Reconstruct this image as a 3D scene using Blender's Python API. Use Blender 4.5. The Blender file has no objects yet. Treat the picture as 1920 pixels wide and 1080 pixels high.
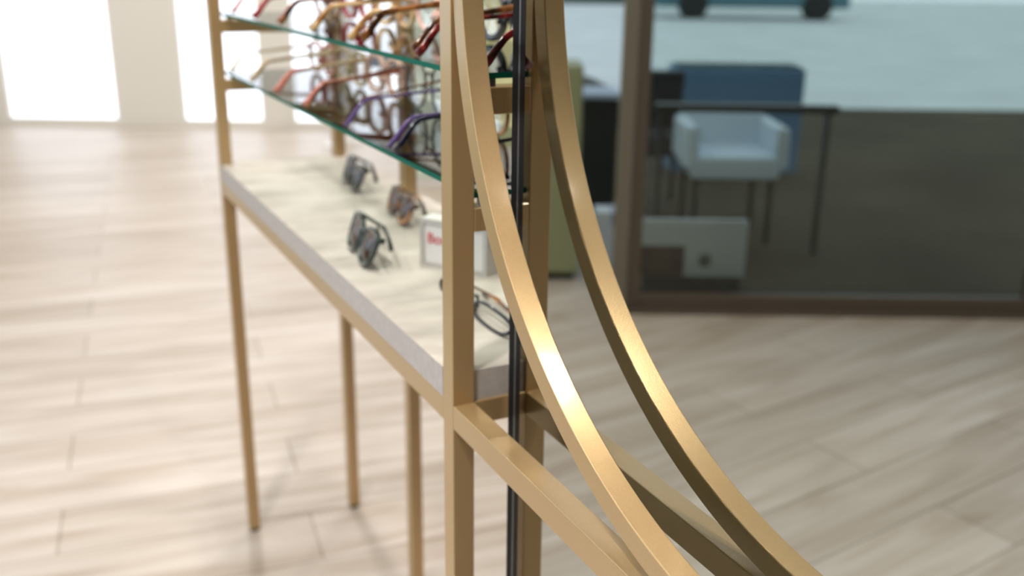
import bpy, bmesh, math, random
from mathutils import Vector, Matrix
random.seed(7)
PI = math.pi
S = 0.5            # all coordinates below are in half-metres; meshes are scaled to metres on linking
sc = bpy.context.scene
COL = sc.collection

# ---------------------------------------------------------------- materials
def srgb(r, g, b):
    def f(c):
        c /= 255.0
        return c/12.92 if c <= 0.04045 else ((c+0.055)/1.055)**2.4
    return (f(r), f(g), f(b), 1)

def mat(name, rgb, rough=0.5, metal=0.0, coat=0.0, spec=0.5):
    m = bpy.data.materials.new(name); m.use_nodes = True
    b = m.node_tree.nodes['Principled BSDF']
    b.inputs['Base Color'].default_value = srgb(*rgb)
    b.inputs['Roughness'].default_value = rough
    b.inputs['Metallic'].default_value = metal
    b.inputs['Coat Weight'].default_value = coat
    b.inputs['Coat Roughness'].default_value = 0.12
    b.inputs['Specular IOR Level'].default_value = spec
    return m

def noise_mat(name, stops, scale, rough=0.5, metal=0.0, coat=0.0, stretch=(1, 1, 1), detail=4, bump=0.0, spec=0.5):
    m = mat(name, (128, 128, 128), rough, metal, coat, spec)
    nt = m.node_tree; b = nt.nodes['Principled BSDF']
    tc = nt.nodes.new('ShaderNodeTexCoord'); mp = nt.nodes.new('ShaderNodeMapping')
    mp.inputs['Scale'].default_value = stretch
    n = nt.nodes.new('ShaderNodeTexNoise'); n.inputs['Scale'].default_value = scale; n.inputs['Detail'].default_value = detail
    r = nt.nodes.new('ShaderNodeValToRGB')
    while len(r.color_ramp.elements) < len(stops): r.color_ramp.elements.new(0.5)
    for e, (p, c) in zip(r.color_ramp.elements, stops):
        e.position = p; e.color = srgb(*c)
    nt.links.new(tc.outputs['Object'], mp.inputs['Vector']); nt.links.new(mp.outputs[0], n.inputs['Vector'])
    nt.links.new(n.outputs['Fac'], r.inputs['Fac']); nt.links.new(r.outputs['Color'], b.inputs['Base Color'])
    if bump:
        bp = nt.nodes.new('ShaderNodeBump'); bp.inputs['Strength'].default_value = bump; bp.inputs['Distance'].default_value = 0.002
        nt.links.new(n.outputs['Fac'], bp.inputs['Height']); nt.links.new(bp.outputs[0], b.inputs['Normal'])
    return m

def clear_glass(name, tint, refl=1.0):
    """thin clear sheet: tinted straight-through light plus a Fresnel reflection"""
    m = bpy.data.materials.new(name); m.use_nodes = True
    nt = m.node_tree; nt.nodes.clear()
    o = nt.nodes.new('ShaderNodeOutputMaterial'); t = nt.nodes.new('ShaderNodeBsdfTransparent')
    t.inputs['Color'].default_value = srgb(*tint)
    g = nt.nodes.new('ShaderNodeBsdfGlossy'); g.inputs['Roughness'].default_value = 0.02
    f = nt.nodes.new('ShaderNodeFresnel'); f.inputs['IOR'].default_value = 1.5
    mul = nt.nodes.new('ShaderNodeMath'); mul.operation = 'MULTIPLY'; mul.inputs[1].default_value = refl
    mx = nt.nodes.new('ShaderNodeMixShader')
    nt.links.new(f.outputs[0], mul.inputs[0]); nt.links.new(mul.outputs[0], mx.inputs[0])
    nt.links.new(t.outputs[0], mx.inputs[1]); nt.links.new(g.outputs[0], mx.inputs[2]); nt.links.new(mx.outputs[0], o.inputs[0])
    return m

def lens_mat(name, tint, dark):
    m = clear_glass(name, tint, 1.1)
    return m

def emit(name, rgb, strength):
    m = bpy.data.materials.new(name); m.use_nodes = True
    nt = m.node_tree; nt.nodes.clear()
    o = nt.nodes.new('ShaderNodeOutputMaterial'); e = nt.nodes.new('ShaderNodeEmission')
    e.inputs[0].default_value = srgb(*rgb); e.inputs[1].default_value = strength
    nt.links.new(e.outputs[0], o.inputs[0]); return m

def floor_mat():
    m = mat('oak_planks', (200, 185, 165), 0.45)
    nt = m.node_tree; b = nt.nodes['Principled BSDF']
    tc = nt.nodes.new('ShaderNodeTexCoord'); mp = nt.nodes.new('ShaderNodeMapping')
    mp.inputs['Rotation'].default_value = (0, 0, 0.12)
    nt.links.new(tc.outputs['Object'], mp.inputs['Vector'])
    br = nt.nodes.new('ShaderNodeTexBrick')
    br.inputs['Color1'].default_value = srgb(206, 197, 188); br.inputs['Color2'].default_value = srgb(190, 180, 169)
    br.inputs['Mortar'].default_value = srgb(160, 148, 134)
    br.inputs['Scale'].default_value = 1.0; br.inputs['Mortar Size'].default_value = 0.0025
    br.inputs['Brick Width'].default_value = 1.25; br.inputs['Row Height'].default_value = 0.17
    br.offset = 0.37
    nt.links.new(mp.outputs[0], br.inputs['Vector'])
    mp2 = nt.nodes.new('ShaderNodeMapping'); mp2.inputs['Scale'].default_value = (0.9, 9, 1)
    nt.links.new(mp.outputs[0], mp2.inputs['Vector'])
    n = nt.nodes.new('ShaderNodeTexNoise'); n.inputs['Scale'].default_value = 2.2; n.inputs['Detail'].default_value = 7; n.inputs['Distortion'].default_value = 0.8
    nt.links.new(mp2.outputs[0], n.inputs['Vector'])
    r = nt.nodes.new('ShaderNodeValToRGB')
    r.color_ramp.elements[0].position = 0.34; r.color_ramp.elements[0].color = srgb(222, 214, 205)
    r.color_ramp.elements[1].position = 0.66; r.color_ramp.elements[1].color = (1, 1, 1, 1)
    nt.links.new(n.outputs['Fac'], r.inputs['Fac'])
    mx = nt.nodes.new('ShaderNodeMix'); mx.data_type = 'RGBA'; mx.blend_type = 'MULTIPLY'; mx.inputs[0].default_value = 1.0
    nt.links.new(br.outputs['Color'], mx.inputs[6]); nt.links.new(r.outputs['Color'], mx.inputs[7])
    nt.links.new(mx.outputs[2], b.inputs['Base Color'])
    return m

GOLD = noise_mat('champagne_gold_paint', [(0.3, (182, 152, 107)), (0.7, (188, 159, 114))], 900, 0.34, 0.45, 0.5, bump=0.05)
STONE = noise_mat('beige_stone', [(0.32, (158, 150, 141)), (0.5, (184, 175, 166)), (0.68, (198, 190, 181))], 9, 0.6, 0, 0, (1, 2.2, 1), 8)
STONE_EDGE = noise_mat('stone_cut_edge', [(0.3, (172, 165, 158)), (0.7, (186, 179, 174))], 120, 0.7, 0, 0, detail=6)
SHELF = clear_glass('shelf_glass', (248, 253, 250))
GREEN_EDGE = mat('green_glass_edge', (8, 92, 76), 0.6, 0, 0, 0.1)
MIRROR = mat('mirror_silver', (184, 187, 182), 0.004, 1.0)
CHARCOAL = mat('charcoal_profile', (20, 20, 21), 0.6, 0, 0, 0.15)
BLACKSEAL = mat('black_seal', (10, 10, 11), 0.5, 0, 0, 0.2)
ALU = mat('brushed_aluminium', (120, 122, 124), 0.35, 0.8)
BOARD = mat('grey_backing_board', (90, 90, 88), 0.7)
RUBBER = mat('black_rubber', (18, 17, 17), 0.6)
PLASTER = mat('white_plaster', (226, 224, 218), 0.85)
PALEWALL = mat('pale_yellow_green_wall', (205, 206, 158), 0.8)
CEIL = mat('ceiling_paint', (236, 234, 228), 0.9)
TAUPE = mat('taupe_door_frame', (120, 113, 101), 0.5)
TAUPE_DARK = mat('brown_door_frame', (92, 81, 70), 0.5)
SAGE = mat('sage_green_lacquer', (142, 148, 112), 0.5)
MINT = mat('mint_frosted_panel', (206, 220, 206), 0.35)
WHITE = mat('white_satin', (232, 230, 228), 0.4)
ACRYL = mat('frosted_white_acrylic', (222, 218, 216), 0.3)
ACRYL_RIM = mat('grey_acrylic_rim', (186, 180, 176), 0.3)
RED = mat('red_print', (200, 60, 66), 0.5)
PAPER = mat('white_paper_tag', (236, 232, 232), 0.7)
DARK = mat('near_black_lacquer', (30, 32, 28), 0.4)
SEAT_BLUE = mat('light_blue_cloth', (205, 220, 235), 0.8)
SEAT_DARK = mat('dark_grey_cloth', (48, 47, 52), 0.9)
SLATE = mat('slate_blue_paint', (96, 130, 165), 0.6)
GREYBLUE = mat('grey_blue_plastic', (150, 165, 185), 0.5)
CONCRETE = noise_mat('pale_paving', [(0.3, (196, 200, 200)), (0.7, (212, 216, 216))], 1.3, 0.8)
HEDGE = noise_mat('dark_hedge', [(0.3, (26, 44, 40)), (0.7, (60, 90, 80))], 12, 0.9)
TILE = noise_mat('taupe_tiles', [(0.3, (66, 60, 47)), (0.7, (82, 75, 60))], 2.0, 0.9, spec=0.1)
PHOTO = noise_mat('dark_brown_print', [(0.35, (40, 38, 38)), (0.6, (112, 82, 70))], 6, 0.5)
EMBLEM = mat('grey_green_print', (120, 135, 125), 0.6)
WINLIGHT = emit('backlit_frosted_window', (240, 246, 255), 2.4)
TEALCAR = mat('teal_car_paint', (70, 110, 120), 0.3, 0.2, 0.5)
WINDARK = mat('dark_glazing', (40, 50, 55), 0.1)

# ---------------------------------------------------------------- mesh helpers
def obj(name, bm, m, parent=None, smooth=False, bevel=0.0):
    for v in bm.verts: v.co *= S
    bmesh.ops.recalc_face_normals(bm, faces=bm.faces)
    me = bpy.data.meshes.new(name); bm.to_mesh(me); bm.free()
    for mm in (m if isinstance(m, (list, tuple)) else [m]): me.materials.append(mm)
    if smooth:
        for p in me.polygons: p.use_smooth = True
    o = bpy.data.objects.new(name, me); COL.objects.link(o)
    if parent: o.parent = parent
    if bevel:
        b = o.modifiers.new('bevel', 'BEVEL'); b.width = bevel*S; b.segments = 3; b.limit_method = 'ANGLE'; b.angle_limit = 0.6
        b.harden_normals = False
    return o

def box(bm, x0, x1, y0, y1, z0, z1, mi=0):
    vs = [bm.verts.new((x, y, z)) for z in (z0, z1) for y in (y0, y1) for x in (x0, x1)]
    for f in ((0, 1, 3, 2), (4, 6, 7, 5), (0, 4, 5, 1), (2, 3, 7, 6), (0, 2, 6, 4), (1, 5, 7, 3)):
        fc = bm.faces.new([vs[i] for i in f]); fc.material_index = mi
    return bm

def B(*a):
    return box(bmesh.new(), *a)

def prism(bm, pts, z0, z1, mi_side=0, mi_cap=0):
    lo = [bm.verts.new((x, y, z0)) for x, y in pts]; hi = [bm.verts.new((x, y, z1)) for x, y in pts]
    a = bm.faces.new(lo); b = bm.faces.new(hi); a.material_index = b.material_index = mi_cap
    n = len(pts)
    for i in range(n):
        f = bm.faces.new((lo[i], lo[(i+1) % n], hi[(i+1) % n], hi[i])); f.material_index = mi_side
    return bm

def sweep(bm, pts, prof, closed=False, up=Vector((0, 1, 0)), scales=None):
    """sweep a closed profile [(u,v)] along 3-D points; u along (up x tangent), v along up"""
    n = len(pts); rings = []
    for i, p in enumerate(pts):
        p = Vector(p)
        a = Vector(pts[(i-1) % n] if (closed or i > 0) else pts[i]); b = Vector(pts[(i+1) % n] if (closed or i < n-1) else pts[i])
        t = (b-a).normalized(); u = up.cross(t)
        if u.length < 1e-6: u = Vector((1, 0, 0)).cross(t)
        u.normalize(); v = t.cross(u).normalized()
        k = scales[i] if scales else 1.0
        rings.append([bm.verts.new(p + u*(q[0]*k) + v*(q[1]*k)) for q in prof])
    m = len(prof)
    for i in range(n if closed else n-1):
        A, Bq = rings[i], rings[(i+1) % n]
        for j in range(m):
            bm.faces.new((A[j], A[(j+1) % m], Bq[(j+1) % m], Bq[j]))
    if not closed:
        bm.faces.new(rings[0]); bm.faces.new(rings[-1])
    return bm

def circ(r, n=8, sx=1.0):
    return [(r*sx*math.cos(2*PI*i/n), r*math.sin(2*PI*i/n)) for i in range(n)]

def rrect(w, h, r=0.0015, n=3):
    out = []
    for cx, cy, a0 in ((w/2-r, h/2-r, 0), (-w/2+r, h/2-r, PI/2), (-w/2+r, -h/2+r, PI), (w/2-r, -h/2+r, 1.5*PI)):
        for i in range(n+1):
            a = a0 + PI/2*i/n
            out.append((cx+r*math.cos(a), cy+r*math.sin(a)))
    return out

def lathe(bm, prof, n=24, cx=0, cy=0):
    rings = [[bm.verts.new((cx+r*math.cos(2*PI*i/n), cy+r*math.sin(2*PI*i/n), z)) for i in range(n)] for r, z in prof]
    for A, Bq in zip(rings, rings[1:]):
        for i in range(n): bm.faces.new((A[i], A[(i+1) % n], Bq[(i+1) % n], Bq[i]))
    bm.faces.new(rings[0]); bm.faces.new(rings[-1]); return bm

def thing(name, label, cat, loc=(0, 0, 0), rz=0.0, group=None):
    o = bpy.data.objects.new(name, None); COL.objects.link(o)
    o.location = Vector(loc)*S; o.rotation_euler = (0, 0, rz); o.empty_display_size = 0.05
    o['label'] = label; o['category'] = cat
    if group: o['group'] = group
    return o

def tag(o, label, cat, group=None, kind=None):
    if label: o['label'] = label
    if cat: o['category'] = cat
    if group: o['group'] = group
    if kind: o['kind'] = kind
    return o

def struct(name, bm, m, label=None, cat=None):
    o = obj(name, bm, m); o['kind'] = 'structure'
    if label: o['label'] = label
    if cat: o['category'] = cat
    return o

# ---------------------------------------------------------------- key dimensions (half-metres)
W = 0.040; PD = 0.0426; RH = 0.0435; M = 0.0899
YC, ZC, R, AT = -0.7438, 0.7522, 0.7487, 0.034
ZF = -1.375; ZT = 0.0559; ZCEIL = 3.8
XB = 0.40; Y1 = 1.285; Y2 = 1.98
CAM = Vector((-0.6024, -1.4039, 0.7161)); YAW = 0.4694; PITCH = 0.3185; ROLL = 0.01335

# ---------------------------------------------------------------- setting
struct('floor', B(-14, 13, -9, 15, ZF-0.1, ZF), floor_mat(), 'light oak plank shop floor', 'floor')
cb = bmesh.new(); box(cb, -1.3, 13, -9, 15, ZCEIL, ZCEIL+.1); box(cb, -12, -1.3, -9, 3.7, ZCEIL, ZCEIL+.1)
struct('ceiling', cb, CEIL, 'white ceiling', 'ceiling')
struct('wall_right', B(12.9, 13, -9, 15, ZF, ZCEIL), PLASTER, 'white wall at the right end of the shop', 'wall')
struct('wall_rear', B(-12, 13, -9.1, -9, ZF, ZCEIL), mat('darkened_rear_wall', (92, 80, 66), .8), 'unseen wall behind the viewer, toned dark taupe to dim the gold frame', 'wall')  # out of view; dark tone keeps bounce light off the camera-facing tube sides
struct('wall_left', B(-1.4, -1.3, 5.2, 15, ZF, ZCEIL), PLASTER, 'white wall left of the far windows', 'wall')

c, s = math.cos(YAW), math.sin(YAW)
def direct(L, D, Z):      # a spot L to the right of and D ahead of the viewer
    return (CAM.x + L*c + D*s, CAM.y - L*s + D*c, Z)
def mirr(L, D, Z):        # a spot in the part of the shop that the mirror looks at
    return (2*M - (CAM.x + L*c + D*s), CAM.y - L*s + D*c, Z)

# far wall with backlit frosted windows (seen over the counter)
wb = thing('wall_back', 'white wall with backlit frosted windows far behind the counter', 'wall', direct(0, 12.9, ZF), -YAW)
wb['kind'] = 'structure'
H = ZCEIL-ZF
wins = [(-8.8, -7.5), (-6.6, -5.2), (-4.3, -3.3), (-2.86, -2.36), (-2.13, -1.36)]
bm = bmesh.new(); x = -9.5
for a, b_ in wins:
    box(bm, x, a, 0, .12, 0, H); box(bm, a, b_, 0, .12, 0, .10); box(bm, a, b_, 0, .12, 3.6, H); x = b_
box(bm, x, 9, 0, .12, 0, H)
obj('wall_panel', bm, PLASTER, wb)
for a, b_ in wins:
    obj('window_pane', B(a, b_, .06, .08, .10, 3.6), WINLIGHT, wb)

# blurred fittings in front of the far wall
t = thing('display_cabinet', 'tall mint green frosted cabinet standing behind the glass shelves', 'cabinet', direct(-.76, 9.5, ZF), -YAW)
obj('carcass', B(-.26, .24, .02, .6, .08, 3.1), MINT, t, bevel=.01)
obj('door', B(-.25, -.01, 0, .02, .1, 3.08), MINT, t, bevel=.004)
obj('door', B(.0, .23, 0, .02, .1, 3.08), MINT, t, bevel=.004)
obj('plinth', B(-.24, .22, .04, .58, 0, .08), WHITE, t)
t = thing('display_cabinet', 'tall pale yellow green cabinet right of the mint green cabinet', 'cabinet', direct(-.22, 9.5, ZF), -YAW)
obj('carcass', B(-.28, .42, .02, .6, .08, 3.1), PALEWALL, t, bevel=.01)
obj('door', B(-.27, .06, 0, .02, .1, 3.08), PALEWALL, t, bevel=.004)
obj('door', B(.07, .41, 0, .02, .1, 3.08), PALEWALL, t, bevel=.004)
obj('plinth', B(-.26, .40, .04, .58, 0, .08), WHITE, t)

POSTER_B = mat('grey_blue_poster', (120, 135, 155), 0.6)
LAV = mat('lavender_grey_panel', (190, 188, 200), 0.6)
t = thing('poster_stand', 'grey blue poster panel on a white stand before the far window', 'poster stand', direct(-1.62, 12.2, ZF), -YAW)
obj('panel', B(-.17, .20, -.02, .02, .86, 1.50), POSTER_B, t)
obj('post', B(-.02, .02, .02, .05, 0, 1.4), WHITE, t)
obj('base', B(-.16, .18, -.1, .14, 0, .03), WHITE, t)
t = thing('poster_stand', 'lavender grey panel left of the grey blue poster', 'poster stand', direct(-1.98, 12.0, ZF), -YAW)
obj('panel', B(-.15, .13, -.02, .02, .62, 1.62), LAV, t)
obj('post', B(-.02, .02, .02, .05, 0, 1.4), WHITE, t)
obj('base', B(-.16, .18, -.1, .14, 0, .03), WHITE, t)
TAN = mat('tan_card', (184, 150, 122), 0.6)
t = thing('rounded_sign', 'tan arched sign standing left of the white far window', 'sign', direct(-2.12, 11.6, ZF), -YAW)
arch = [(-.13, .55), (.13, .55), (.13, .95)] + [(.13*math.cos(a), .95+.2*math.sin(a)) for a in [i*PI/10 for i in range(1, 10)]] + [(-.13, .95)]
bm = bmesh.new()
lo = [bm.verts.new((x, -.02, z)) for x, z in arch]; hi = [bm.verts.new((x, .02, z)) for x, z in arch]
bm.faces.new(lo); bm.faces.new(hi)
for i in range(len(arch)): bm.faces.new((lo[i], lo[(i+1) % len(arch)], hi[(i+1) % len(arch)], hi[i]))
obj('panel', bm, TAN, t)
obj('post', B(-.02, .02, .02, .05, 0, .8), WHITE, t)
obj('base', B(-.12, .12, -.1, .14, 0, .03), WHITE, t)

# ---------------------------------------------------------------- gold frame: one welded piece
fr = thing('display_stand', 'champagne gold square tube frame with a round ring beside the stone counter', 'display stand', (0, 0, ZF))
def fb(name, x0, x1, y0, y1, z0, z1, m=GOLD, bevel=.0016):
    return obj(name, B(x0, x1, y0, y1, z0-ZF, z1-ZF), m, fr, bevel=bevel)
TOP = 1.548
YN = 2*YC - .0426 - .005
for (px, py) in ((0, 0), (0, Y2), (XB, 0), (XB, Y1), (XB, Y2), (0, YN)):
    fb('post', px, px+W, py, py+PD, ZF+.012, TOP)
    fb('foot', px+.004, px+W-.004, py+.004, py+PD-.004, ZF, ZF+.012, RUBBER)
e = .0004
fb('rail', 0+e, W-e, PD, Y2, -RH, 0)
fb('rail', XB+e, XB+W-e, PD, Y1, -RH, 0); fb('rail', XB+e, XB+W-e, Y1+PD, Y2, -RH, 0)
fb('rail', 0+e, W-e, YN+PD, 0, -RH, 0)
fb('rail', 0+e, W-e, YN+PD, 0, TOP-RH, TOP)
for y in (0, Y2):
    for z1 in (0, .3409, .5326):
        h = RH if z1 == 0 else (.0391 if z1 < .4 else .0426)
        fb('crossbar', W, XB, y+e, y+PD-e, z1-h, z1)
fb('crossbar', W, XB, Y1+e, Y1+PD-e, -RH, 0)
# the ring, a bent square tube standing upright in the frame
bm = bmesh.new(); N = 240
pts = [(.0213, YC+(R-AT/2)*math.cos(2*PI*i/N), ZC+(R-AT/2)*math.sin(2*PI*i/N)-ZF) for i in range(N)]
sweep(bm, pts, rrect(AT, .0352, .0022, 4), closed=True, up=Vector((1, 0, 0)))
ring = obj('ring', bm, GOLD, fr)
for p in ring.data.polygons: p.use_smooth = True
ring.modifiers.new('wn', 'WEIGHTED_NORMAL')
for z in (.5326, .3409):
    for y in (.012, Y2+.012):
        for x in (.07, .36):
            fb('shelf_pad', x-.012, x+.012, y, y+.018, z, z+.0125 if z > .5 else z+.0156, ALU, 0)

# stone counter with notches round the posts
o_ = bmesh.new(); g = .001
outline = [(0, PD+g), (W+g, PD+g), (W+g, .006), (XB-g, .006), (XB-g, PD+g), (.459, PD+g), (.459, Y1-g), (XB-g, Y1-g), (XB-g, Y1+PD+g),
           (.459, Y1+PD+g), (.459, Y2-g), (XB-g, Y2-g), (XB-g, Y2+PD), (W+g, Y2+PD), (W+g, Y2-g), (0, Y2-g)]
prism(o_, outline, 0, ZT, 1, 0)
slab = obj('countertop', o_, [STONE, STONE_EDGE]); slab.location = (0, 0, .0002*S)
tag(slab, 'pale beige stone slab lying on the gold frame under the glass shelves', 'countertop')

# glass shelves
for z0, z1, lab in ((.3565, .3655, 'lower clear glass shelf with green edge, above the stone slab'), (.5452, .5545, 'upper clear glass shelf with green edge, near the top of the view')):
    bm = prism(bmesh.new(), [(W+.002, .008), (XB-.002, .008), (XB-.002, Y2+PD-.004), (W+.002, Y2+PD-.004)], 0, z1-z0, 1, 0)
    sh = obj('glass_shelf', bm, [SHELF, GREEN_EDGE]); sh.location = (0, 0, z0*S)
    tag(sh, lab, 'shelf', 'glass shelves')

# ---------------------------------------------------------------- mirror
mi = thing('mirror', 'tall mirror panel with a black edge standing behind the gold ring', 'mirror', (M, -.03, ZF))
MT = 1.60-ZF
obj('mirror_glass', B(0, .012, -1.44, -.043, 0, MT), MIRROR, mi)
o = obj('edge_profile', B(0, .024, -.0195, 0, 0, MT), CHARCOAL, mi, bevel=.001); o['label'] = 'charcoal edge profile'
o = obj('edge_seam', B(.0005, .024, -.0262, -.0195, 0, MT), ALU, mi); o['label'] = 'thin grey metal seam'
o = obj('edge_seal', B(0, .024, -.043, -.0262, 0, MT), BLACKSEAL, mi); o['label'] = 'black rubber seal'
obj('backing_board', B(.012, .024, -1.44, -.043, 0, MT), BOARD, mi)

# ---------------------------------------------------------------- glasses
def tort(name, a, b, c_, sc_=14):
    return noise_mat(name, [(0.38, a), (0.5, b), (0.62, c_)], sc_/S*1.6, 0.12, 0, 0.5, detail=3)
MATS = dict(ink=mat('ink_acetate', (26, 26, 46), 0.15, 0, 0.4),
    black=mat('black_acetate', (16, 15, 16), 0.12, 0, 0.5), navy=mat('navy_acetate', (36, 38, 92), 0.15, 0, 0.5),
    purple=mat('violet_acetate', (104, 84, 140), 0.2, 0, 0.4), pink=mat('salmon_pink_acetate', (205, 128, 112), 0.2, 0, 0.4),
    blush=mat('blush_acetate', (226, 186, 170), 0.2, 0, 0.4), honey=tort('honey_acetate', (150, 96, 42), (216, 178, 120), (236, 208, 160)),
    tort=tort('dark_tortoise', (26, 16, 10), (92, 54, 26), (168, 110, 60)), redt=tort('red_tortoise', (30, 14, 12), (110, 26, 26), (176, 92, 76)),
    red=mat('deep_red_acetate', (150, 24, 30), 0.15, 0, 0.5), beige=mat('beige_acetate', (222, 200, 164), 0.2, 0, 0.4),
    grey=mat('gunmetal_wire', (84, 82, 84), 0.25, 0.8), green=mat('bottle_green_acetate', (12, 32, 26), 0.15, 0, 0.5),
    sand=mat('sand_acetate', (190, 168, 126), 0.2, 0, 0.4))
CLEARL = clear_glass('clear_lens', (250, 251, 250), 0.35)
DARKL = lens_mat('smoke_lens', (34, 34, 34), True)
BROWNL = lens_mat('brown_gradient_lens', (92, 58, 36), True)

def lens_outline(a, b, ex, lift, side, n=40):
    pts = []
    for i in range(n):
        t = 2*PI*i/n; ct, st = math.cos(t), math.sin(t)
        x = a*math.copysign(abs(ct)**(2/ex), ct); z = b*math.copysign(abs(st)**(2/ex), st)
        if z > 0: z += lift*max(0, x*side/a)**2*1.0
        x *= 1.0 + .10*z/b if ex > 2.1 else 1.0
        pts.append((x, z))
    return pts

def glasses(label, loc, rz, front, temple, a=.060, b=.046, ex=2.4, lift=0.0, rim=.0062, lens=CLEARL, cat='glasses', group=None, folded=False, tilt=0.0, tlen=.20, name='eyeglasses', tagged=False, rimless=False):
    t = thing(name, label, cat, loc, rz, group)
    br = .017; zc_ = b+rim; dx = a+br
    yb = lambda x: .10*x*x*2.0      # face-form curve
    def P(x, z):
        v = Vector((x, yb(x), z)); v.rotate(Matrix.Rotation(-tilt, 3, 'X')); return v
    bm = bmesh.new()
    for sd in (-1, 1):
        ol = lens_outline(a, b, ex, lift, sd)
        sweep(bm, [P(sd*dx+x, zc_+z) for x, z in ol], rrect(rim*1.35, rim*1.5, rim*.4, 2), closed=True, up=Vector((0, 1, 0)))
        # end piece towards the hinge
        hx = sd*(dx+a); zz = zc_+b*.55+lift*.5
        sweep(bm, [P(hx-sd*.004, zz), P(hx+sd*.010, zz+.002), P(hx+sd*.014, zz+.002)+Vector((0, .012, 0))], rrect(rim*1.3, rim*1.6, rim*.3, 2), up=Vector((0, 0, 1)))
    sweep(bm, [P(x, zc_+b*.42+.010*(1-(x/br)**2)) for x in [br*1.25*(k/4-1) for k in range(9)]], rrect(rim*1.2, rim*1.3, rim*.3, 2), up=Vector((0, 1, 0)))
    for sd in (-1, 1):   # nose pads
        sweep(bm, [P(sd*br*.9, zc_+.002), P(sd*br*.75, zc_-.004)+Vector((0, .014, 0)), P(sd*br*.85, zc_-.018)+Vector((0, .016, 0))], circ(rim*.5, 6), up=Vector((0, 1, 0)))
    obj('front_frame', bm, MATS[front], t, smooth=True)
    for sd in (-1, 1):
        ol = lens_outline(a*.99, b*.99, ex, lift, sd)
        bm = bmesh.new(); dome = Vector((0, -.009, 0)); dome.rotate(Matrix.Rotation(-tilt, 3, 'X'))
        rg = [[bm.verts.new(P(sd*dx+x*k, zc_+z*k)+dome*(1-k*k)) for x, z in ol] for k in (1, .8, .6, .4, .2)]
        cv = bm.verts.new(P(sd*dx, zc_)+dome); nl = len(ol)
        for A, Bq in zip(rg, rg[1:]):
            for i in range(nl): bm.faces.new((A[i], A[(i+1) % nl], Bq[(i+1) % nl], Bq[i]))
        for i in range(nl): bm.faces.new((rg[-1][i], rg[-1][(i+1) % nl], cv))
        obj('lens', bm, lens, t, smooth=True)
    hz = zc_+b*.55+lift*.5
    for sd in (-1, 1):
        base = P(sd*(dx+a+.014), hz+.002)+Vector((0, .012, 0))
        pts = []; sk = []
        K = 16
        for k in range(K+1):
            u = k/K; L = tlen*1.32*u
            drop = 0 if L < tlen else -((L-tlen)/(tlen*.32))**1.3*.062
            back = min(L, tlen)+max(0, L-tlen)*.82
            slope = -(hz+.002-.062)*(min(L, tlen)/tlen)+drop*(1.0)
            if folded:
                ang = (1.50 if sd > 0 else 1.42)
                pts.append(Vector((base.x - sd*back*math.sin(ang), base.y + back*math.cos(ang)+(.010 if sd > 0 else .0), base.z+max(drop*.7, -base.z+rim*1.6))))
            else:
                pts.append(Vector((base.x - sd*.10*back*back, base.y+back, max(base.z+slope, rim))))
            sk.append(.95-.25*math.sin(u*PI)+(.35*(u-.6)/.4 if u > .6 else 0))
        sweep(bm := bmesh.new(), pts, rrect(rim*.75, rim*1.5, rim*.25, 2), up=Vector((0, 0, 1)), scales=sk)
        o = obj('temple', bm, MATS[temple], t, smooth=True)
        if temple != front: o['label'] = {'redt': 'red tortoise', 'tort': 'dark tortoise'}.get(temple, temple) + ' temple'
    if tagged:
        bm = B(-.016, .016, -.006, -.0045, .0, .075); 
        for v in bm.verts: v.co += Vector((-.006, -.006, max(0.004, zc_-.045)))
        box(bm, -.0072, -.0058, -.0125, -.0115, zc_+.03, zc_+.055)
        obj('price_tag', bm, PAPER, t)
    return t

GS1 = 'glasses on the upper glass shelf'; GS2 = 'glasses on the lower glass shelf'
sx = .315
def on_shelf(z, y, lab, grp, **k):
    glasses(lab, (sx+k.pop('dxx', 0), y, z), PI/2, group=grp, **k)
Z1, Z2 = .5548, .3658
on_shelf(Z1, .125, 'red tortoise eyeglasses nearest on the upper shelf, temple tips sticking out beside the gold post', GS1, front='tort', temple='redt', a=.054, b=.044, rim=.0078)
on_shelf(Z1, .475, 'black eyeglasses with a white price tag, seen between the gold ring and the mirror edge', GS1, front='black', temple='tort', a=.062, b=.050, ex=2.2, rim=.0105, dxx=.02, tagged=True)
on_shelf(Z1, .79, 'blush pink eyeglasses in the middle of the upper shelf', GS1, front='blush', temple='honey', a=.060, b=.044, ex=2.2, rim=.0078)
on_shelf(Z1, 1.09, 'honey coloured cat-eye eyeglasses beyond the blush pair on the upper shelf', GS1, front='honey', temple='tort', a=.060, b=.044, lift=.018, rim=.0085)
on_shelf(Z1, 1.39, 'deep red eyeglasses on the upper shelf', GS1, front='red', temple='red', a=.060, b=.046, rim=.0085)
on_shelf(Z1, 1.69, 'dark tortoise eyeglasses at the far end of the upper shelf', GS1, front='tort', temple='pink', a=.060, b=.046, rim=.008)
on_shelf(Z2, .235, 'navy eyeglasses nearest on the lower shelf, one temple tip showing left of the gold post', GS2, front='navy', temple='ink', a=.060, b=.044, lift=.012, rim=.006)
on_shelf(Z2, .56, 'violet thin eyeglasses with a white price tag on the lower shelf', GS2, front='tort', temple='purple', a=.058, b=.044, ex=2.2, rim=.0055, tagged=True)
on_shelf(Z2, .87, 'round gunmetal wire eyeglasses in the middle of the lower shelf', GS2, front='grey', temple='tort', a=.060, b=.058, ex=2.0, rim=.0042)
on_shelf(Z2, 1.18, 'salmon pink thick eyeglasses on the lower shelf beyond the round pair', GS2, front='blush', temple='pink', a=.062, b=.048, rim=.0095)
on_shelf(Z2, 1.48, 'sand coloured eyeglasses on the lower shelf', GS2, front='sand', temple='sand', a=.060, b=.046, lift=.012, rim=.008)
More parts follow.
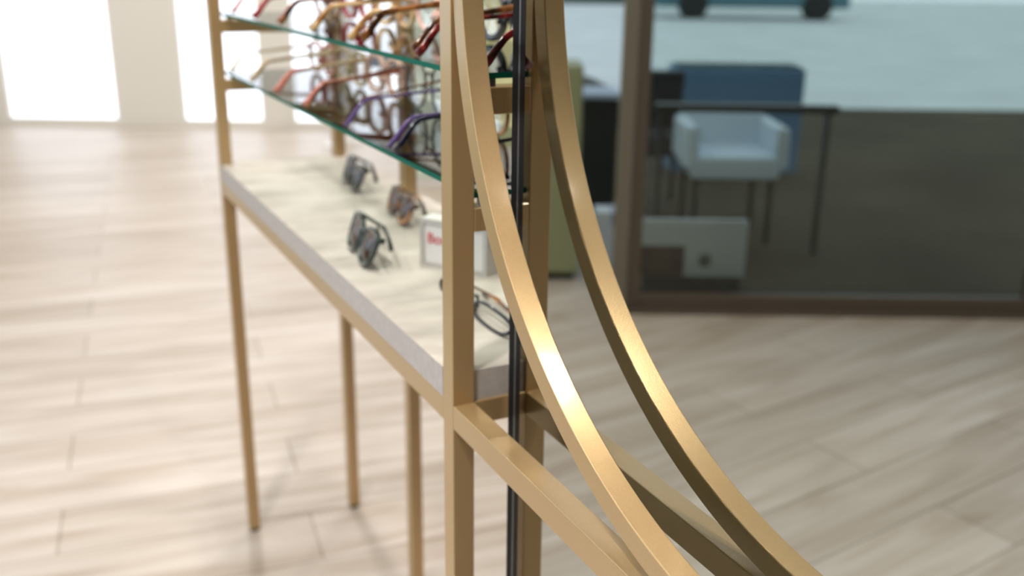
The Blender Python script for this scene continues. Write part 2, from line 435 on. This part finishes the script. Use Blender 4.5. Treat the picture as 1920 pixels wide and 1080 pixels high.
on_shelf(Z2, 1.78, 'salmon and beige eyeglasses at the far end of the lower shelf', GS2, front='pink', temple='beige', a=.060, b=.046, rim=.008)

GT = 'sunglasses on the stone slab'
zt = ZT+.0006
kw = dict(cat='sunglasses', name='sunglasses', group=GT, folded=True, tlen=.16)
glasses('dark green framed sunglasses with brown lenses on the stone slab, nearest the front edge', (.068, .735, zt), -PI/2-.12, 'green', 'green', a=.052, b=.040, lift=.014, rim=.008, lens=BROWNL, tilt=.36, **kw)
glasses('black sunglasses with smoke lenses, farthest on the stone slab', (.285, 1.47, zt), -PI/2-.12, 'black', 'black', a=.046, b=.038, lift=.02, rim=.009, lens=DARKL, tilt=.36, **kw)
glasses('dark tortoise sunglasses on the stone slab beside the white framed sign', (.278, 1.04, zt), -PI/2-.12, 'tort', 'tort', a=.046, b=.036, rim=.008, lens=BROWNL, tilt=.36, **kw)
glasses('narrow black reading glasses lying folded on the near end of the stone slab', (.150, .290, zt), -PI/2-.03, 'black', 'tort', a=.078, b=.017, ex=2.6, rim=.0048, lens=CLEARL, cat='glasses', name='eyeglasses', folded=True, tilt=.8)
glasses('violet brown glasses half hidden behind the white framed sign', (.395, .42, zt), -PI/2, 'redt', 'purple', a=.058, b=.036, rim=.007, lens=CLEARL, cat='glasses', name='eyeglasses', folded=True, tilt=.2)

# white framed block sign with red print
ax_, ay_, bx_, by_ = .186, .620, .285, .470
ang = math.atan2(by_-ay_, bx_-ax_); ln = math.hypot(bx_-ax_, by_-ay_)
bs = thing('block_sign', 'white framed block sign with red lettering standing on the stone slab', 'sign', (ax_, ay_, ZT+.0004), ang)
hgt = .112
obj('block', B(0, ln, .004, .055, 0, hgt), ACRYL, bs, bevel=.002)
bm = bmesh.new(); w_ = .011
box(bm, 0, w_, 0, .0038, 0, hgt); box(bm, ln-w_, ln, 0, .0038, 0, hgt); box(bm, w_, ln-w_, 0, .0038, 0, w_); box(bm, w_, ln-w_, 0, .0038, hgt-w_, hgt)
o = obj('rim', bm, ACRYL_RIM, bs); o['label'] = 'grey rim'
cu = bpy.data.curves.new('lettering', 'FONT'); cu.body = 'Bossn'; cu.size = .034*S; cu.extrude = .0008*S; cu.align_x = 'CENTER'
to = bpy.data.objects.new('lettering_tmp', cu); COL.objects.link(to)
dg = bpy.context.evaluated_depsgraph_get(); me = bpy.data.meshes.new_from_object(to.evaluated_get(dg)); bpy.data.objects.remove(to)
me.materials.clear(); me.materials.append(RED)
lo_ = bpy.data.objects.new('lettering', me); COL.objects.link(lo_); lo_.parent = bs
lo_.location = (ln*.33*S, .0030*S, .056*S); lo_.rotation_euler = (PI/2, 0, 0); lo_['label'] = 'red lettering'

# ---------------------------------------------------------------- what the mirror looks at (entrance side, left of the display)
def mthing(name, label, cat, L, D, Z=ZF, group=None):
    return thing(name, label, cat, mirr(L, D, Z), YAW, group)
# local x runs opposite to L
t = mthing('storage_cabinet', 'tall sage green cabinet reflected in the mirror beside the gold post', 'cabinet', .05, 6.5)
obj('carcass', B(-.40, .55, .02, .5, .05, 1.47), SAGE, t, bevel=.01)
obj('door', B(-.39, .06, 0, .02, .07, 1.45), SAGE, t, bevel=.004)
obj('door', B(.07, .54, 0, .02, .07, 1.45), SAGE, t, bevel=.004)
obj('plinth', B(-.38, .53, .06, .48, 0, .05), DARK, t)

t = mthing('reception_counter', 'black counter reflected between the green cabinet and the door frame', 'counter', .80, 8.0)
obj('body', B(-.04, .36, 0, .5, 0, 1.07), DARK, t, bevel=.01)
o = obj('top_panel', B(-.055, .38, -.03, .52, 1.07, 1.11), GREYBLUE, t, bevel=.006); o['label'] = 'grey blue counter top'
t = mthing('desk_chair', 'grey padded chair back rising behind the black counter', 'chair', .70, 9.1)
MG = mat('mid_grey_cloth', (128, 132, 136), 0.8)
bm = bmesh.new(); ol = [(-.24, .0), (.20, .0), (.22, .18), (.12, .30), (-.02, .26), (-.22, .16)]
a_ = [bm.verts.new((x, 0, .85+z)) for x, z in ol]; b2 = [bm.verts.new((x, .07, .85+z)) for x, z in ol]
bm.faces.new(a_); bm.faces.new(b2)
for i in range(6): bm.faces.new((a_[i], a_[(i+1) % 6], b2[(i+1) % 6], b2[i]))
obj('backrest', bm, MG, t, bevel=.02)
obj('seat', B(-.22, .22, -.40, .0, .80, .88), MG, t, bevel=.02)
obj('pedestal', lathe(bmesh.new(), [(.18, 0), (.18, .02), (.03, .05), (.03, .80)], 20, 0, -.2), ALU, t)
t = mthing('paper_bag', 'pale grey blue carton beside the door frame, low in the mirror', 'box', .76, 6.9)
obj('carton', B(-.08, .16, 0, .22, 0, .40), mat('pale_blue_carton', (222, 230, 238), .6), t, bevel=.005)
obj('lid_tape', B(.03, .05, -.001, .221, .30, .401), GREYBLUE, t)

# the glazed door with its frame
dr = thing('door_1', 'glazed shop door in a taupe frame, reflected in the mirror', 'door', mirr(.66, 5.9, ZF), YAW)
dr['kind'] = 'structure'
HD = 4.4
o = obj('door_jamb', B(-.06, .03, -.03, .06, 0, HD), TAUPE, dr, bevel=.008)
o = obj('door_stile', B(-.145, -.06, .0, .08, 0, HD), TAUPE_DARK, dr, bevel=.008); o['label'] = 'dark brown door stile'
obj('bottom_rail', B(-2.6, -.145, .0, .08, .0, .115), TAUPE_DARK, dr, bevel=.006)
obj('threshold', B(-2.7, .03, -.06, .0, 0, .02), TAUPE_DARK, dr)
obj('door_stile', B(-2.75, -2.6, .0, .08, 0, HD), TAUPE_DARK, dr, bevel=.008)
obj('glass_pane', B(-2.6, -.145, .035, .042, .115, HD-.1), clear_glass('door_glass', (244, 249, 247)), dr)
obj('top_rail', B(-2.75, .03, .0, .08, HD-.1, HD), TAUPE_DARK, dr)

# notice board behind the door glass
t = mthing('notice_board', 'white notice board with a dark photo and round emblem, behind the door glass', 'notice board', 1.10, 6.15)
obj('board', B(-.42, .27, .0, .03, .16, .54), mat('sky_tinted_board', (238, 246, 252), .5), t, bevel=.004)  # faint blue of the sky light is mixed into the white
o = obj('photo_print', B(-.02, .262, -.004, -.0005, .165, .365), PHOTO, t); o['label'] = 'dark brown photograph'
bm = lathe(bmesh.new(), [(.045, 0), (.045, .002)], 28)
for v in bm.verts: v.co = Vector((v.co.x-.155, -.003+v.co.z, v.co.y+.27))
o = obj('round_emblem', bm, EMBLEM, t); o['label'] = 'round grey green emblem'
obj('base_box', B(-.40, .25, .0, .18, 0, .16), mat('dark_grey_box', (70, 72, 68), .6), t)

# terrace side: tiles, chairs, table, planter
def mpoly(name, corners, z0, z1, m):
    bm = bmesh.new(); pts = [mirr(L, D, 0)[:2] for L, D in corners]
    prism(bm, pts, z0, z1); return struct(name, bm, m)
o = mpoly('floor_1', [(.95, 6.3), (6, 6.3), (13, 15.4), (.95, 15.4)], ZF+.002, ZF+.02, TILE); o['label'] = 'taupe tiled entrance floor'
o = mpoly('ground', [(-1.7, 15.4), (34, 15.4), (70, 70), (-12, 70)], ZF+.002, ZF+.03, CONCRETE); o['label'] = 'pale grey paving outside'; o['category'] = 'ground'

def lounge(label, L, D, m, wx, zs, zb, shear=0):
    t = mthing('lounge_chair', label, 'chair', L, D, group='chairs behind the glass door')
    obj('seat', B(-wx, wx, 0, .75, zs-.18, zs), m, t, bevel=.04)
    bm = B(-wx, wx, .62, .8, zs-.1, zb)
    for v in bm.verts:
        if v.co.z > zs: v.co.x += shear*(1 if v.co.x < 0 else .2)
    obj('backrest', bm, m, t, bevel=.04)
    for a_ in (-1, 1):
        obj('armrest', B(a_*wx-.05, a_*wx+.05, 0, .7, zs-.1, zs+.22), m, t, bevel=.03)
        for b_ in (.08, .66):
            obj('leg', B(a_*wx*.85-.02, a_*wx*.85+.02, b_-.02, b_+.02, ZF*0, zs-.17), DARK, t)
    return t
lounge('dark grey lounge chair behind the glass door', 1.24, 8.3, SEAT_DARK, .26, .72, 1.20, -.03)
lounge('light blue lounge chair right of the dark chair', 1.70, 7.4, SEAT_BLUE, .34, .72, 1.02)
t = mthing('side_table', 'black slim bar table before the chairs behind the door', 'table', 1.55, 7.15)
obj('tabletop', B(-.80, .52, 0, .10, 1.09, 1.145), DARK, t, bevel=.004)
for x in (-.75, .46):
    obj('leg', B(x, x+.03, .02, .08, 0, 1.10), DARK, t)
t = mthing('planter_bench', 'slate blue planter bench beyond the chairs', 'planter', 2.1, 10.3)
obj('trough', B(-.9, .45, 0, .5, 0, 1.10), SLATE, t, bevel=.02)
obj('soil', B(-.86, .41, .04, .46, 1.10, 1.12), HEDGE, t)

# far outside: hedge, parked car, building
t = mthing('hedge', 'dark hedge across the paving, top right of the mirror', 'hedge', 6.0, 58)
bm = bmesh.new(); box(bm, -9, 9, 0, 1.5, 0, 1.6)
bmesh.ops.subdivide_edges(bm, edges=bm.edges, cuts=12, use_grid_fill=True)
for v in bm.verts: v.co += Vector((random.uniform(-.12, .12), random.uniform(-.12, .12), random.uniform(-.1, .12) if v.co.z > .1 else 0))
obj('foliage', bm, HEDGE, t, smooth=True)
t = mthing('parked_car', 'teal car parked across the paving, top edge of the mirror', 'car', 9.8, 42)
bm = bmesh.new(); prof = [(-4, .5), (-3.9, 1.3), (-2.4, 1.6), (-1.5, 2.6), (1.6, 2.6), (2.9, 1.7), (4, 1.4), (4.1, .5)]
a_ = [bm.verts.new((x, 0, z)) for x, z in prof]; b2 = [bm.verts.new((x, 3.2, z)) for x, z in prof]
bm.faces.new(a_); bm.faces.new(b2)
for i in range(8): bm.faces.new((a_[i], a_[(i+1) % 8], b2[(i+1) % 8], b2[i]))
obj('body', bm, TEALCAR, t, bevel=.15)
obj('side_window', B(-1.4, 1.6, -.03, .0, 1.75, 2.4), WINDARK, t)
for x in (-2.6, 2.5):
    bm = lathe(bmesh.new(), [(.6, -.1), (.6, .35)], 28)
    for v in bm.verts: v.co = Vector((v.co.x+x, v.co.z, v.co.y+.6))
    obj('wheel', bm, RUBBER, t)

# ---------------------------------------------------------------- light
def area(loc, size, power, rgb=(255, 249, 243), rot=(0, 0, 0), shape='DISK', name='ceiling_spot'):
    l = bpy.data.lights.new(name, 'AREA'); l.shape = shape; l.size = size*S; l.energy = power; l.color = srgb(*rgb)[:3]
    o = bpy.data.objects.new(name, l); COL.objects.link(o); o.location = Vector(loc)*S; o.rotation_euler = rot
    return o
for i, (x, y, p) in enumerate([(-1.58, -.9, 34), (-2.3, -3.3, 7), (-2.0, 1.6, 10), (.5, 1.5, 13), (.5, 4.2, 12), (.28, .35, 12), (3.0, 1.6, 8), (3.0, 5.0, 14), (1.0, 7.5, 14), (4.6, 9.4, 14), (1.0, 10.5, 12), (-4.6, 1.6, 6)]):  # first two placed from ring highlights; counter spot added to brighten the slab top
    area((x, y, 3.72), .42 if i == 0 else .2, p)
w = bpy.data.worlds.new('sky'); sc.world = w; w.use_nodes = True
bg = w.node_tree.nodes['Background']; bg.inputs[0].default_value = srgb(214, 228, 242); bg.inputs[1].default_value = 2.0

# ---------------------------------------------------------------- camera
cam = bpy.data.cameras.new('camera'); co = bpy.data.objects.new('camera', cam); COL.objects.link(co)
cam.sensor_width = 36; cam.lens = 1841.39/1920*36; cam.clip_start = .02; cam.clip_end = 200
F = Vector((math.sin(YAW)*math.cos(PITCH), math.cos(YAW)*math.cos(PITCH), -math.sin(PITCH)))
Rt = Vector((math.cos(YAW), -math.sin(YAW), 0)); U = Rt.cross(F)
R2 = Rt*math.cos(ROLL)+U*math.sin(ROLL); U2 = -Rt*math.sin(ROLL)+U*math.cos(ROLL)
mw = Matrix(((R2.x, U2.x, -F.x, CAM.x*S), (R2.y, U2.y, -F.y, CAM.y*S), (R2.z, U2.z, -F.z, CAM.z*S), (0, 0, 0, 1)))
co.matrix_world = mw
cam.dof.use_dof = True; cam.dof.focus_distance = 1.27*S; cam.dof.aperture_fstop = 4.7; cam.dof.aperture_blades = 0
sc.camera = co
sc.view_settings.view_transform = 'Standard'; sc.view_settings.look = 'None'; sc.view_settings.gamma = 1
sc.view_settings.use_curve_mapping = False
sc.view_settings.exposure = 0.1
sc.cycles.use_denoising = True
sc.cycles.max_bounces = 10; sc.cycles.transparent_max_bounces = 24
sc.cycles.sample_clamp_indirect = 40.0; sc.cycles.blur_glossy = 0.1
